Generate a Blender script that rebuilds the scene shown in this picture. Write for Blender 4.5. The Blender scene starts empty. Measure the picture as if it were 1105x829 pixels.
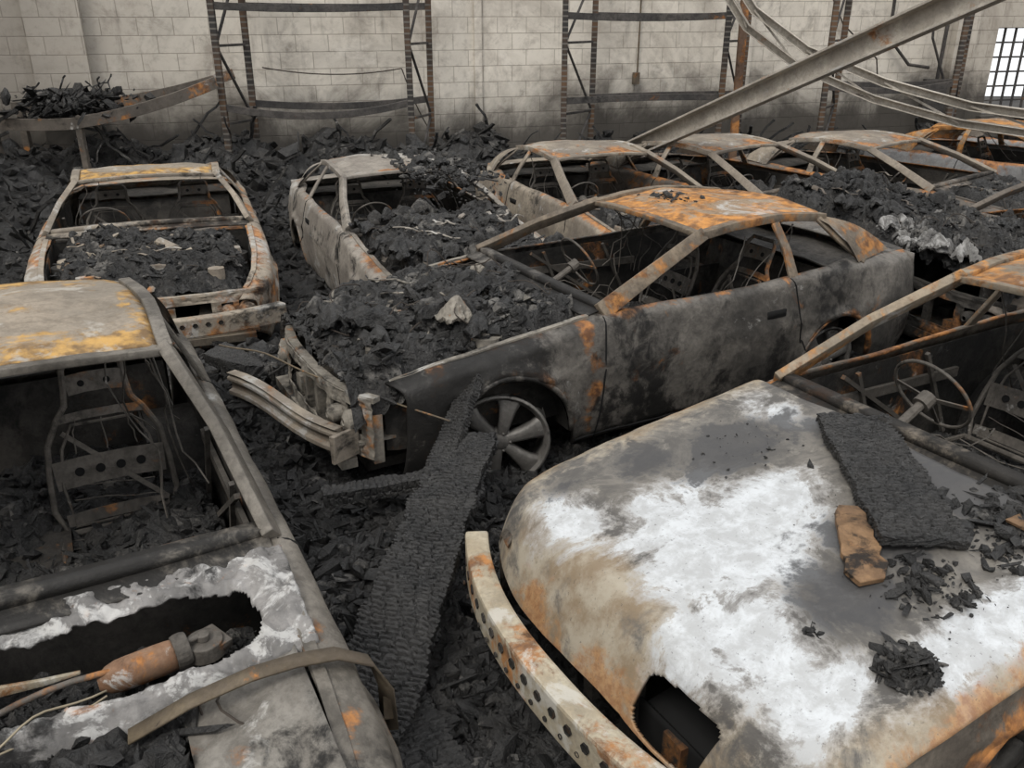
import bpy, math, random
import numpy as np
from mathutils import Vector, Matrix, noise
random.seed(11)
PI=math.pi
C=bpy.context.scene.collection

# ------------------------------------------------------------------ mesh builder
_t=(1+5**.5)/2
ICO=[Vector(p).normalized() for p in ((-1,_t,0),(1,_t,0),(-1,-_t,0),(1,-_t,0),(0,-1,_t),(0,1,_t),(0,-1,-_t),(0,1,-_t),(_t,0,-1),(_t,0,1),(-_t,0,-1),(-_t,0,1))]
ICF=[(0,11,5),(0,5,1),(0,1,7),(0,7,10),(0,10,11),(1,5,9),(5,11,4),(11,10,2),(10,7,6),(7,1,8),(3,9,4),(3,4,2),(3,2,6),(3,6,8),(3,8,9),(4,9,5),(2,4,11),(6,2,10),(8,6,7),(9,8,1)]
class MB:
    def __init__(s): s.v=[];s.f=[];s.m=[]
    def add(s,vs,fs,mi=0):
        b=len(s.v); s.v.extend([tuple(x) for x in vs]); s.f.extend([tuple(i+b for i in f) for f in fs]); s.m.extend([mi]*len(fs))
    def box(s,c,size,R=None,mi=0,jit=0):
        c=Vector(c); hx,hy,hz=[a*.5 for a in size]; vs=[]
        for x,y,z in ((-1,-1,-1),(1,-1,-1),(1,1,-1),(-1,1,-1),(-1,-1,1),(1,-1,1),(1,1,1),(-1,1,1)):
            p=Vector((x*hx*(1+random.uniform(-jit,jit)),y*hy*(1+random.uniform(-jit,jit)),z*hz*(1+random.uniform(-jit,jit))))
            if R is not None: p=R@p
            vs.append(c+p)
        s.add(vs,[(0,3,2,1),(4,5,6,7),(0,1,5,4),(1,2,6,5),(2,3,7,6),(3,0,4,7)],mi)
    def lump(s,c,size,R,mi=0,jit=.3):
        c=Vector(c); vs=[]
        for q in ICO:
            k=.5*(1+random.uniform(-jit,jit)); vs.append(c+R@Vector((q.x*size[0]*k,q.y*size[1]*k,q.z*size[2]*k)))
        s.add(vs,ICF,mi)
    def sweep(s,pts,w,h,mi=0,up=(0,0,1),sec=None,cap=True):
        pts=[Vector(p) for p in pts]; n=len(pts); up=Vector(up)
        ws=w if isinstance(w,(list,tuple)) else [w]*n
        hs=h if isinstance(h,(list,tuple)) else [h]*n
        vs=[];k=len(sec) if sec else 4
        for i,p in enumerate(pts):
            t=(pts[min(i+1,n-1)]-pts[max(i-1,0)]).normalized()
            a=t.cross(up)
            if a.length<1e-4: a=Vector((1,0,0))
            a.normalize(); b=a.cross(t).normalized()
            for (x,y) in (sec or ((-.5,-.5),(.5,-.5),(.5,.5),(-.5,.5))):
                vs.append(p+a*x*ws[i]+b*y*hs[i])
        fs=[]
        for i in range(n-1):
            for j in range(k):
                fs.append((i*k+j,i*k+(j+1)%k,(i+1)*k+(j+1)%k,(i+1)*k+j))
        if cap:
            fs.append(tuple(range(k-1,-1,-1))); fs.append(tuple((n-1)*k+j for j in range(k)))
        s.add(vs,fs,mi)
    def tube(s,pts,r,n=8,mi=0,up=(0,0,1)):
        sec=[(math.cos(2*PI*i/n),math.sin(2*PI*i/n)) for i in range(n)]
        s.sweep(pts,r,r,mi,up,sec)
    def loop(s,pts,r,n=6,mi=0,up=(0,0,1)):
        s.tube(list(pts)+[pts[0],pts[1]],r,n,mi,up)
    def grid(s,fn,nu,nv,mi=0,flip=False,skip=None):
        vs=[];fs=[]
        for i in range(nu+1):
            for j in range(nv+1): vs.append(fn(i/nu,j/nv))
        for i in range(nu):
            for j in range(nv):
                if skip and skip((i+.5)/nu,(j+.5)/nv): continue
                a=i*(nv+1)+j; q=(a,a+nv+1,a+nv+2,a+1)
                fs.append(q[::-1] if flip else q)
        s.add(vs,fs,mi)
    def cyl(s,p0,p1,r0,r1=None,n=16,mi=0):
        r1=r0 if r1 is None else r1
        sec=[(math.cos(2*PI*i/n),math.sin(2*PI*i/n)) for i in range(n)]
        d=(Vector(p1)-Vector(p0)); up=(0,0,1) if abs(d.normalized().z)<.9 else (1,0,0)
        s.sweep([p0,p1],[r0,r1],[r0,r1],mi,up,sec)
    def lathe(s,prof,c,M,n=36,mi=0):
        vs=[];k=len(prof)
        for i in range(n):
            a=2*PI*i/n
            for (r,h) in prof: vs.append(Vector(c)+M@Vector((r*math.cos(a),h,r*math.sin(a))))
        fs=[]
        for i in range(n):
            for j in range(k-1):
                fs.append((i*k+j,i*k+j+1,((i+1)%n)*k+j+1,((i+1)%n)*k+j))
        s.add(vs,fs,mi)
    def obj(s,name,mats,parent=None,smooth=False,solid=0,bevel=0,off=0):
        me=bpy.data.meshes.new(name); me.from_pydata(s.v,[],s.f)
        for m in (mats if isinstance(mats,(list,tuple)) else [mats]): me.materials.append(m)
        me.polygons.foreach_set('material_index',s.m)
        if smooth: me.polygons.foreach_set('use_smooth',[True]*len(s.f))
        me.update()
        o=bpy.data.objects.new(name,me); C.objects.link(o)
        if parent: o.parent=parent
        if solid:
            md=o.modifiers.new('solid','SOLIDIFY'); md.thickness=solid; md.offset=off
        if bevel:
            md=o.modifiers.new('bev','BEVEL'); md.width=bevel; md.segments=2; md.limit_method='ANGLE'
        return o
def set_attr(o,name,fn):
    me=o.data; A_=me.attributes.new(name,'FLOAT','POINT')
    A_.data.foreach_set('value',np.array([fn(v.co) for v in me.vertices],dtype=np.float32))

# ------------------------------------------------------------------ materials
class NT:
    def __init__(s,name):
        s.m=bpy.data.materials.new(name); s.m.use_nodes=True; s.t=s.m.node_tree; s.n=s.t.nodes
        s.b=s.n['Principled BSDF']; s.l=s.t.links.new
        s.tc=s.n.new('ShaderNodeTexCoord')
    def mp(s,loc=(0,0,0),sc=(1,1,1),src=None):
        m=s.n.new('ShaderNodeMapping'); m.inputs['Location'].default_value=loc; m.inputs['Scale'].default_value=sc
        s.l(src or s.tc.outputs['Object'],m.inputs['Vector']); return m.outputs[0]
    def noise(s,vec,scale,detail=6,rough=.6,dist=0,col=False):
        n=s.n.new('ShaderNodeTexNoise'); n.inputs['Scale'].default_value=scale; n.inputs['Detail'].default_value=detail
        n.inputs['Roughness'].default_value=rough; n.inputs['Distortion'].default_value=dist; s.l(vec,n.inputs['Vector']); return n.outputs[1 if col else 0]
    def ramp(s,f,a,b,lo=0,hi=1):
        n=s.n.new('ShaderNodeMapRange'); n.interpolation_type='SMOOTHSTEP'
        n.inputs[1].default_value=a; n.inputs[2].default_value=b; n.inputs[3].default_value=lo; n.inputs[4].default_value=hi
        s.l(f,n.inputs[0]); return n.outputs[0]
    def math(s,op,a,b=None):
        n=s.n.new('ShaderNodeMath'); n.operation=op
        for i,x in enumerate((a,b)):
            if x is None: continue
            if isinstance(x,(int,float)): n.inputs[i].default_value=x
            else: s.l(x,n.inputs[i])
        return n.outputs[0]
    def mix(s,f,a,b):
        n=s.n.new('ShaderNodeMix'); n.data_type='RGBA'
        if isinstance(f,(int,float)): n.inputs[0].default_value=f
        else: s.l(f,n.inputs[0])
        for x,i in ((a,6),(b,7)):
            if isinstance(x,tuple): n.inputs[i].default_value=(*x,1)
            else: s.l(x,n.inputs[i])
        return n.outputs[2]
    def attr(s,name):
        n=s.n.new('ShaderNodeAttribute'); n.attribute_name=name; return n.outputs['Fac']
    def warp(s,v,scale,amt):
        c=s.noise(v,scale,5,.65,0,True)
        a=s.n.new('ShaderNodeVectorMath'); a.operation='MULTIPLY_ADD'; s.l(c,a.inputs[0]); a.inputs[1].default_value=(amt,)*3; s.l(v,a.inputs[2]); return a.outputs[0]
    def out(s,col,rough=.8,metal=0,bumps=(),spec=.3):
        s.l(col,s.b.inputs['Base Color']) if not isinstance(col,tuple) else setattr(s.b.inputs['Base Color'],'default_value',(*col,1))
        if isinstance(rough,(int,float)): s.b.inputs['Roughness'].default_value=rough
        else: s.l(rough,s.b.inputs['Roughness'])
        s.b.inputs['Metallic'].default_value=metal; s.b.inputs['Specular IOR Level'].default_value=spec
        prev=None
        for (h,st,d) in bumps:
            b=s.n.new('ShaderNodeBump'); b.inputs['Strength'].default_value=st; b.inputs['Distance'].default_value=d
            s.l(h,b.inputs['Height'])
            if prev: s.l(prev,b.inputs['Normal'])
            prev=b.outputs[0]
        if prev: s.l(prev,s.b.inputs['Normal'])
        return s.m

def burnt(name,c1,c2,rust=.4,soot=.4,ash=.2,seed=0,sc=1.0,rc=(.44,.19,.055),ashc=(.42,.41,.385),metal=.15,rough=.7,spec=.3):
    t=NT(name); v=t.mp((seed*3.1,seed*1.7,seed))
    n1=t.noise(v,2.1*sc,10,.62,.3); fine=t.noise(v,45,6,.7); mid=t.noise(v,11,9,.7,.4)
    base=t.mix(t.ramp(n1,.36,.62),c1,c2)
    base=t.mix(t.ramp(mid,.42,.62,0,.45),base,tuple(x*.4 for x in c1))
    base=t.mix(t.ramp(fine,.35,.75,0,.45),base,tuple(x*.4 for x in c1))
    zr=t.math('MULTIPLY',t.attr('zr'),.20); zs=t.math('MULTIPLY',t.attr('zs'),.24)
    mm=t.math('MULTIPLY',t.math('SUBTRACT',mid,.5),.45)
    v2=t.mp((seed+7,seed*2+3,5))
    def th(a): return .70-.42*a
    n2=t.noise(v2,1.9*sc,11,.66,.9); k=th(rust); n2=t.math('ADD',t.math('ADD',n2,zr),mm)
    rn=t.noise(v2,14,6,.6); rcol=t.mix(t.ramp(rn,.35,.65),(rc[0]*.30,rc[1]*.30,rc[2]*.45),rc)
    base=t.mix(t.ramp(n2,k,k+.12,0,.88),base,rcol)
    v4=t.mp((seed+15,seed-9,2)); n4=t.math('ADD',t.noise(v4,2.4*sc,12,.7,.6),mm); kk=th(ash)
    base=t.mix(t.ramp(n4,kk,kk+.10,0,.8),base,ashc)
    v3=t.mp((seed-5,seed+9,11)); n3=t.noise(v3,1.5*sc,10,.68,.5); k=th(soot); n3=t.math('ADD',t.math('ADD',n3,zs),mm)
    base=t.mix(t.ramp(n3,k,k+.14,0,.93),base,(.012,.0115,.011))
    return t.out(base,t.ramp(mid,.3,.7,rough-.12,rough+.12),metal,((fine,.6,.005),(mid,.45,.010)),spec)

def charcoal(name,a=.005,b=.020,ash=.20,rough=.5,cell=38,seed=0,spec=.55,ashc=(.19,.18,.165)):
    t=NT(name); v=t.mp((seed,0,0))
    n=t.noise(v,6,8,.65); f=t.noise(v,70,5,.65); md=t.noise(v,22,8,.7,.5)
    base=t.mix(t.ramp(n,.35,.65),(a,a,a*1.0),(b,b*.95,b*.89))
    n2=t.math('ADD',t.noise(t.mp((9,seed,4)),2.6,10,.7,.4),t.math('MULTIPLY',t.math('SUBTRACT',md,.5),.5)); k=.70-.42*ash
    base=t.mix(t.ramp(n2,k,k+.14,0,.65),base,ashc)
    base=t.mix(t.ramp(f,.58,.70,0,.35),base,(.085,.08,.074))
    vo=t.n.new('ShaderNodeTexVoronoi'); vo.feature='DISTANCE_TO_EDGE'; vo.inputs['Scale'].default_value=cell; t.l(t.warp(v,9,.10),vo.inputs['Vector'])
    cr=t.ramp(vo.outputs['Distance'],0,.16)
    return t.out(base,t.ramp(md,.35,.65,rough-.15,rough+.25),0,((cr,.45,.007),(md,.9,.016),(f,.6,.006)),spec)

M={}
M['char']=charcoal('charcoal_surface')
M['char2']=charcoal('charcoal_ashy',.012,.036,.46,.66,30,3,.4)
M['soot']=burnt('sooty_metal',(.022,.021,.019),(.060,.054,.047),rust=.26,soot=.46,ash=.1,seed=2)
M['seat']=burnt('burnt_seat_steel',(.07,.064,.056),(.14,.125,.108),rust=.28,soot=.28,ash=.15,seed=52)
M['black']=NT('soot_black').out((.006,.006,.006),.9)
M['plank']=charcoal('charred_timber',.006,.022,.10,.42,60,8,.6)
M['alloy']=burnt('alloy_wheel_metal',(.22,.21,.195),(.13,.122,.112),rust=.12,soot=.44,ash=.2,seed=4,metal=.3,rough=.55,sc=2.5)
M['carA']=burnt('burnt_paint_darkgrey',(.060,.056,.051),(.17,.156,.138),rust=.22,soot=.42,ash=.18,seed=1,rough=.6)
M['roofA']=burnt('rusted_roof_orange',(.26,.18,.11),(.32,.26,.19),rust=.64,soot=.26,ash=.32,seed=5,rc=(.54,.24,.055))
M['roofB']=burnt('rusted_roof_tan',(.29,.235,.17),(.20,.17,.13),rust=.56,soot=.24,ash=.3,seed=25,rc=(.50,.23,.06))
M['baseA']=burnt('burnt_bay_metal',(.17,.155,.132),(.28,.255,.215),rust=.34,soot=.46,ash=.3,seed=6,sc=2)
M['carB']=burnt('burnt_fender_brown',(.10,.084,.068),(.19,.162,.128),rust=.32,soot=.42,ash=.1,seed=8)
M['bumperB']=burnt('scorched_cream_bumper',(.48,.43,.33),(.36,.30,.21),rust=.52,soot=.26,ash=.4,seed=9,ashc=(.5,.48,.43),sc=1.8)
M['carC']=burnt('burnt_body_greybrown',(.10,.09,.076),(.21,.19,.162),rust=.10,soot=.34,ash=.14,seed=12,rough=.50)
M['roofC']=burnt('burnt_roof_tan',(.32,.27,.21),(.23,.20,.16),rust=.44,soot=.24,ash=.42,seed=13,rc=(.54,.32,.09),ashc=(.40,.375,.33))
M['ashC']=burnt('ash_crusted_metal',(.26,.25,.24),(.14,.135,.13),rust=.25,soot=.38,ash=.52,seed=14,ashc=(.48,.475,.46),sc=3.2)
M['ashsheet']=burnt('pale_ash_sheet',(.22,.215,.205),(.12,.115,.11),rust=.15,soot=.40,ash=.5,seed=34,ashc=(.34,.335,.325),sc=3)
M['carD']=burnt('burnt_body_beige',(.36,.31,.245),(.22,.19,.157),rust=.38,soot=.34,ash=.42,seed=15)
M['carE']=burnt('burnt_body_silver',(.32,.29,.25),(.20,.178,.155),rust=.20,soot=.34,ash=.38,seed=16)
M['carF']=burnt('burnt_body_tan',(.33,.285,.225),(.19,.163,.135),rust=.34,soot=.32,ash=.34,seed=17)
M['carG']=burnt('burnt_body_rust',(.17,.145,.12),(.11,.096,.082),rust=.34,soot=.38,ash=.22,seed=18)
M['carI']=burnt('burnt_body_steelgrey',(.24,.24,.24),(.15,.148,.145),rust=.38,soot=.2,ash=.25,seed=19)
M['rustbrown']=burnt('rusty_motor',(.22,.12,.07),(.27,.17,.11),rust=.34,soot=.30,ash=.30,seed=20,sc=4)
M['strap']=burnt('scorched_strap',(.17,.135,.09),(.10,.08,.06),rust=.3,soot=.3,ash=.05,seed=21,sc=3)
M['beamsteel']=burnt('pale_roof_steel',(.50,.46,.40),(.36,.325,.275),rust=.22,soot=.14,ash=.3,seed=22)
M['racksteel']=burnt('rack_steel',(.055,.052,.05),(.10,.09,.082),rust=.2,soot=.3,ash=.05,seed=23)
M['rackrust']=burnt('rack_rust',(.20,.12,.07),(.14,.09,.065),rust=.45,soot=.3,ash=.1,seed=24)
M['wire']=NT('bare_wire').out((.28,.24,.17),.6,.3)
M['wiredark']=NT('burnt_wire').out((.055,.045,.037),.7,.3)
def post_mat():
    t=NT('perforated_rack_post'); sp=t.n.new('ShaderNodeSeparateXYZ'); t.l(t.tc.outputs['Object'],sp.inputs[0])
    f=t.math('FRACT',t.math('MULTIPLY',sp.outputs['Z'],15.0)); f=t.math('GREATER_THAN',f,.70)
    n=t.noise(t.tc.outputs['Object'],2,6,.6)
    b=t.mix(t.ramp(n,.4,.65),(.035,.033,.031),(.12,.07,.04))
    return t.out(t.mix(f,b,(.13,.12,.108)),.8,.1)
M['post']=post_mat()
def wall_mat():
    t=NT('scorched_painted_block'); sp=t.n.new('ShaderNodeSeparateXYZ'); t.l(t.tc.outputs['Object'],sp.inputs[0])
    cb=t.n.new('ShaderNodeCombineXYZ'); t.l(sp.outputs['X'],cb.inputs[0]); t.l(sp.outputs['Z'],cb.inputs[1])
    br=t.n.new('ShaderNodeTexBrick'); t.l(cb.outputs[0],br.inputs['Vector'])
    br.inputs['Scale'].default_value=1; br.inputs['Brick Width'].default_value=.42; br.inputs['Row Height'].default_value=.21
    br.inputs['Mortar Size'].default_value=.006; br.inputs['Mortar Smooth'].default_value=.5
    br.inputs['Color1'].default_value=(.72,.67,.585,1); br.inputs['Color2'].default_value=(.63,.585,.51,1); br.inputs['Mortar'].default_value=(.42,.38,.325,1)
    n1=t.noise(t.mp((3,0,1)),.8,11,.70,.5); nf=t.noise(t.mp((1,2,3)),7,9,.72); nm=t.noise(t.mp((8,2,3)),2.2,10,.7,.4)
    c=t.mix(t.ramp(n1,.44,.68,0,.6),br.outputs['Color'],(.30,.262,.22))
    c=t.mix(t.ramp(nf,.48,.70,0,.38),c,(.20,.172,.142))
    c=t.mix(t.ramp(nm,.53,.68,0,.5),c,(.19,.165,.138))
    c=t.mix(t.ramp(t.noise(t.mp((18,12,3)),1.6,10,.7,.4),.56,.68,0,.5),c,(.80,.755,.68))
    st=t.noise(t.mp((0,0,0),(3.0,1,.5)),1.6,8,.6)
    c=t.mix(t.ramp(st,.56,.76,0,.55),c,(.13,.112,.095))
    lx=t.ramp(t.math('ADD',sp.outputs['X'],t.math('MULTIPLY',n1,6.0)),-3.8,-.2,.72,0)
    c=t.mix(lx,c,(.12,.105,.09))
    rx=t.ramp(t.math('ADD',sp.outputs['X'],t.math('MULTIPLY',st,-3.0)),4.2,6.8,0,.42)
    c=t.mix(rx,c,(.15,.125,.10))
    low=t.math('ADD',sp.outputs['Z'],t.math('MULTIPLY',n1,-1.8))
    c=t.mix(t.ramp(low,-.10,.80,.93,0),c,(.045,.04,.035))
    bump=t.math('SUBTRACT',1.0,br.outputs['Fac'])
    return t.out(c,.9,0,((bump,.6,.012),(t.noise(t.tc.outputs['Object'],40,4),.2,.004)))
M['wall']=wall_mat()
def floor_mat():
    t=NT('sooty_concrete'); n=t.noise(t.tc.outputs['Object'],1.5,9,.65)
    return t.out(t.mix(t.ramp(n,.35,.7),(.014,.013,.012),(.05,.045,.04)),.85,0,((t.noise(t.tc.outputs['Object'],20,6),.5,.02),))
M['floor']=floor_mat()

# ------------------------------------------------------------------ debris helpers
def rrot(t=.6):
    return Matrix.Rotation(random.uniform(0,2*PI),3,'Z')@Matrix.Rotation(random.gauss(0,t),3,'X')@Matrix.Rotation(random.gauss(0,t),3,'Y')
def chunks(mb,n,samp,lo=.02,hi=.09,flat=.55,mats=(0,0,0,0,1)):
    for _ in range(n):
        p=samp()
        if p is None: continue
        s=lo+(hi-lo)*random.random()**3.6
        a=s*random.uniform(.7,2.1); b=s*random.uniform(.5,1.15); c=s*random.uniform(flat*.5,flat*1.5)
        q=random.random(); mi=random.choice(mats)
        if q<.68: mb.lump((p[0],p[1],p[2]+c*.25),(a*1.1,b*1.1,c*1.3),rrot(),mi,.38)
        elif q<.76: mb.box((p[0],p[1],p[2]+c*.3),(a,b,c),rrot(),mi,.40)
        elif q<.88: mb.box((p[0],p[1],p[2]+c*.3),(a*1.2,b*1.0,c*.22+.0015),rrot(.45),mi,.45)
        else: mb.box((p[0],p[1],p[2]+c*.4),(a*2.2,b*.28,c*.25),rrot(.4),mi,.35)
def fbm(x,y,z=0,sc=1.0,o=4): return noise.fractal(Vector((x*sc,y*sc,z)),1.0,2.0,o)
def crust(x,y,s=0):
    r=1-abs(noise.noise(Vector((x*9,y*9,s))))*2
    r2=1-abs(noise.noise(Vector((x*21,y*21,s+7))))*2
    return .032*r+.018*r2+.022*fbm(x,y,s,24,3)

def heap_rect(name,x0,x1,y0,y1,zf,parent,n,lo=.02,hi=.08,mats=None,res=.015,sd=0,ashth=.25):
    mb=MB(); nu=int((x1-x0)/res); nv=int((y1-y0)/res)
    def g(u,v):
        x=x0+(x1-x0)*u;y=y0+(y1-y0)*v; w=noise.noise_vector(Vector((x*12,y*12,sd)))*.014
        return (x+w.x,y+w.y,zf(x,y)+crust(x,y,sd)-.02)
    mb.grid(g,nu,nv)
    mb.m=[1 if fbm(mb.v[f[0]][0],mb.v[f[0]][1],sd+4,4)>ashth else 0 for f in mb.f]
    def sm():
        x=random.uniform(x0,x1); y=random.uniform(y0,y1); return (x,y,zf(x,y)+.005)
    chunks(mb,n,sm,lo,hi)
    return mb.obj(name,mats or [M['char'],M['char2']],parent)

def char_plank(name,p0,p1,width,th,mat,up=(0,0,1),parent=None,twist=0,bend=0,rough=1.0,pitch=.024,cellw=.06,deep=1.0):
    p0=Vector(p0);p1=Vector(p1);L=(p1-p0).length;t=(p1-p0)/L
    a=t.cross(Vector(up)).normalized(); b=a.cross(t).normalized()
    nl=max(8,int(L/.005)); 
    per=[];st=.0055
    def seg(x0,y0,x1,y1):
        n=max(2,int(math.hypot(x1-x0,y1-y0)/st))
        for i in range(n): per.append((x0+(x1-x0)*i/n,y0+(y1-y0)*i/n))
    w=width/2;h=th/2
    seg(-w,-h,w,-h);seg(w,-h,w,h);seg(w,h,-w,h);seg(-w,h,-w,-h)
    k=len(per); tot=2*(width+th); vs=[];rnd={}
    def hs(*q):
        if q not in rnd: rnd[q]=random.random()
        return rnd[q]
    sd=random.random()*50
    for i in range(nl+1):
        l=L*i/nl
        ang=twist*(i/nl-.5); ca,sa=math.cos(ang),math.sin(ang)
        for j,(x,y) in enumerate(per):
            pp=j/k*tot
            lw=l+.026*noise.noise(Vector((pp*9,l*5,sd)))+.007*noise.noise(Vector((pp*34,l*20,sd)))
            r=math.floor(lw/pitch); off=hs('o',r)*.07; pw=pp+.012*noise.noise(Vector((l*25,pp*5,sd+2))); cc=math.floor((pw+off)/cellw)
            dl=(lw/pitch-r); dl=min(dl,1-dl)*pitch; dp=((pw+off)/cellw-cc); dp=min(dp,1-dp)*cellw
            e=min(dl,dp*(.6+1.5*hs('c',r,cc))); d=min(1,e/.007)
            disp=(.009*(d**.7)-.009+.004*hs('h',r,cc))*deep+.010*noise.noise(Vector((pp*6,l*5,sd+3)))*rough
            edge=.012*noise.fractal(Vector((l*9,0,sd+9)),1,2,3)*rough if abs(abs(x)-w)<.02 else 0
            sx=1 if x>0 else -1; sy=1 if y>0 else -1
            if abs(abs(y)-h)<1e-6 and abs(x)<w-1e-6: nx,ny=0,sy
            else: nx,ny=sx,(0 if abs(y)<h*.9 else sy*.5)
            X=x+nx*disp+edge*sx;Y=y+ny*disp
            if i==0 or i==nl: X*=.95;Y*=.85
            X,Y=X*ca-Y*sa,X*sa+Y*ca
            vs.append(p0+t*(l+(.02*noise.noise(Vector((x*20,sd,i/nl))) if i in(0,nl) else 0))+a*X+b*(Y+bend*math.sin(PI*i/nl)))
    fs=[]
    for i in range(nl):
        for j in range(k): fs.append((i*k+j,i*k+(j+1)%k,(i+1)*k+(j+1)%k,(i+1)*k+j))
    fs.append(tuple(range(k-1,-1,-1)));fs.append(tuple(nl*k+j for j in range(k)))
    mb=MB();mb.add(vs,fs); return mb.obj(name,mat,parent,smooth=False)

def wander(p0,p1,n=10,amp=.06):
    p0=Vector(p0);p1=Vector(p1);s=Vector((random.random()*40,random.random()*40,0));out=[]
    for i in range(n+1):
        u=i/n; w=math.sin(PI*u)
        out.append(p0.lerp(p1,u)+noise.noise_vector(s+Vector((u*2.5,0,0)))*amp*2*w)
    return out

# ------------------------------------------------------------------ car builder
def build_car(name,org,phi,k=1.0,kx=1.0,kz=1.0,zoff=0,hood=False,body='carA',roof='roofA',pillar=None,bay='baseA',hoodmat=None,L=4.1,rs=2.34,roof_end=3.36,rh=.0,rwid=0,
        bayz=.0,bay_n=500,int_n=350,seats=((2.65,-.34),(2.65,.34)),steer=.36,wheelmat='soot',seed=0,bumper=None,cabin_fill=.0,sag=.0,bay_from=.16,wires=4,bayclip=1.42,
        arf=.335,wsc=1.0,wturn=.1,wf=0.0,zs=None,zr=None,bow=.14,eng=True,ashth=.25,iw=6,sstart=0.0,pw=1.0):
    root=bpy.data.objects.new(name,None); C.objects.link(root)
    root.location=(org[0],org[1],zoff); root.rotation_euler=(0,0,math.radians(phi)); root.scale=(k*kx,k,k*kz)
    I=np.interp
    top=lambda s: float(I(s,[0,.15,.4,.9,1.5,2.5,3.4,L],[.58,.66,.72,.79,.865,.87,.90,.87]))
    hw=lambda s: float(I(s,[0,.12,.35,.7,1.1,3.2,3.8,L],[.66+wf,.74+wf,.795+wf*.6,.825+wf*.2,.84,.84,.81,.73]))
    win=lambda s: float(I(s,[0,1.40,1.55,3.2,3.6,L],[.12,.12,.06,.06,.14,.14]))
    F=.86; Rr=3.28
    wells=((F,arf),(Rr,.335))
    def bottom(s):
        zb=float(I(s,[0,.2,4.0,L],[.30,.17,.17,.30]))
        for c,AR in wells:
            d=abs(s-c)
            if d<AR: zb=max(zb,.27+math.sqrt(AR*AR-d*d)*(.335/AR)**.35)
        return zb
    def bw(s,y): return s+(bow*abs(y/.8)**3*max(0,1-s/.9) if s<.9 else 0)
    def wn(x,y,z,a=.008): return noise.noise_vector(Vector((x*2.2+seed*5,y*2.2,z*2.2)))*a
    def side(s,v,sg,inset=0):
        zb=bottom(s); zt=top(s)-.05; h=hw(s)-inset
        def yy(z):
            q=(z-.5)/.36; y=h-.05*q*q
            y+=.012*math.exp(-((z-.60)/.02)**2)
            return y
        fl=0
        for c,AR in wells:
            r=math.hypot(s-c,(zb+(zt-zb)*min(1,v/.75))-.27)
            fl=max(fl,.02*math.exp(-((r-AR)/.04)**2))
        if v<=.75:
            z=zb+(zt-zb)*v/.75; y=yy(z)+fl
        else:
            b=(v-.75)/.25*PI/2; z=zt+.05*math.sin(b); y=yy(zt)-win(s)*(1-math.cos(b))
        w=wn(s,y*sg,z); w2=wn(s*3+7,y*3,z*3,.006)
        return (bw(s,y)+w.x*.5,sg*y+w.y+w2.y,z+w.z)
    mb=MB()
    for sg in (-1,1):
        mb.grid(lambda u,v:side(sstart+u*(L-sstart),v,sg),int((L-sstart)/.02),16,0,flip=(sg>0))
        for c,AR in wells:
            pts=[]
            for i in range(25):
                a=PI*i/24; s_=c+AR*math.cos(a); z=.27+AR*math.sin(a)*(.335/AR)**.35
                q=(z-.5)/.36; pts.append((bw(s_,.8),sg*(hw(s_)-.05*q*q+.012),z))
            mb.tube(pts,.012,6)
    o=mb.obj('body_side_panels',[M[body]],root,True,.012)
    def fzr(c):
        e=.0
        for cc,AR in wells:
            e=max(e,math.exp(-((math.hypot(c.x-cc,c.z-.27)-AR)/.03)**2)*.7)
        e=max(e,.5*math.exp(-((c.z-.17)/.04)**2), .65*math.exp(-((c.z-top(c.x))/.02)**2))
        if zr: e=max(e,zr(c))
        return e
    def fzs(c):
        e=.35*max(0,1-(c.z-.2)/.3)
        if zs: e=max(e,zs(c))
        return e
    set_attr(o,'zr',fzr); set_attr(o,'zs',fzs)
    mb=MB()
    for sg in (-1,1):
        for (s0,s1) in ((1.50,1.44),(2.86,2.98)):
            pts=[]
            for i in range(15):
                v=i/14; p=side(s0+(s1-s0)*(1-v),v*.97,sg); pts.append((p[0],p[1]+sg*.006,p[2]))
            mb.tube(pts,.0055,5)
        p=side(2.72,.60,sg); mb.box((p[0],p[1]+sg*.006,p[2]),(.15,.014,.045))
        pts=[(lambda q:(q[0],q[1]+sg*.004,q[2]))(side(s_,.02,sg)) for s_ in np.linspace(1.3,2.85,16)]
        mb.tube(pts,.008,5)
    mb.obj('door_seams_and_handles',[M['black']],root,True)
    mb=MB()
    for sg in (-1,1):
        for c,AR in wells:
            def arc(u,v):
                a=PI*u; return (c+(AR+.0)*math.cos(a),sg*(hw(c)-.03-.30*v),.25+(AR+.005)*math.sin(a)*(.335/AR)**.35)
            mb.grid(arc,20,2,0)
            mb.box((c,sg*(hw(c)-.34),.38),(.66,.01,.44))
            mb.cyl((c,sg*(hw(c)-.33),.27),(c,sg*(hw(c)-.16),.27),.13,n=20)
            mb.box((c,sg*.45,.25),(.08,.5,.06)); 
    mb.obj('wheel_wells',[M['soot']],root)
    mb=MB()
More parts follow.
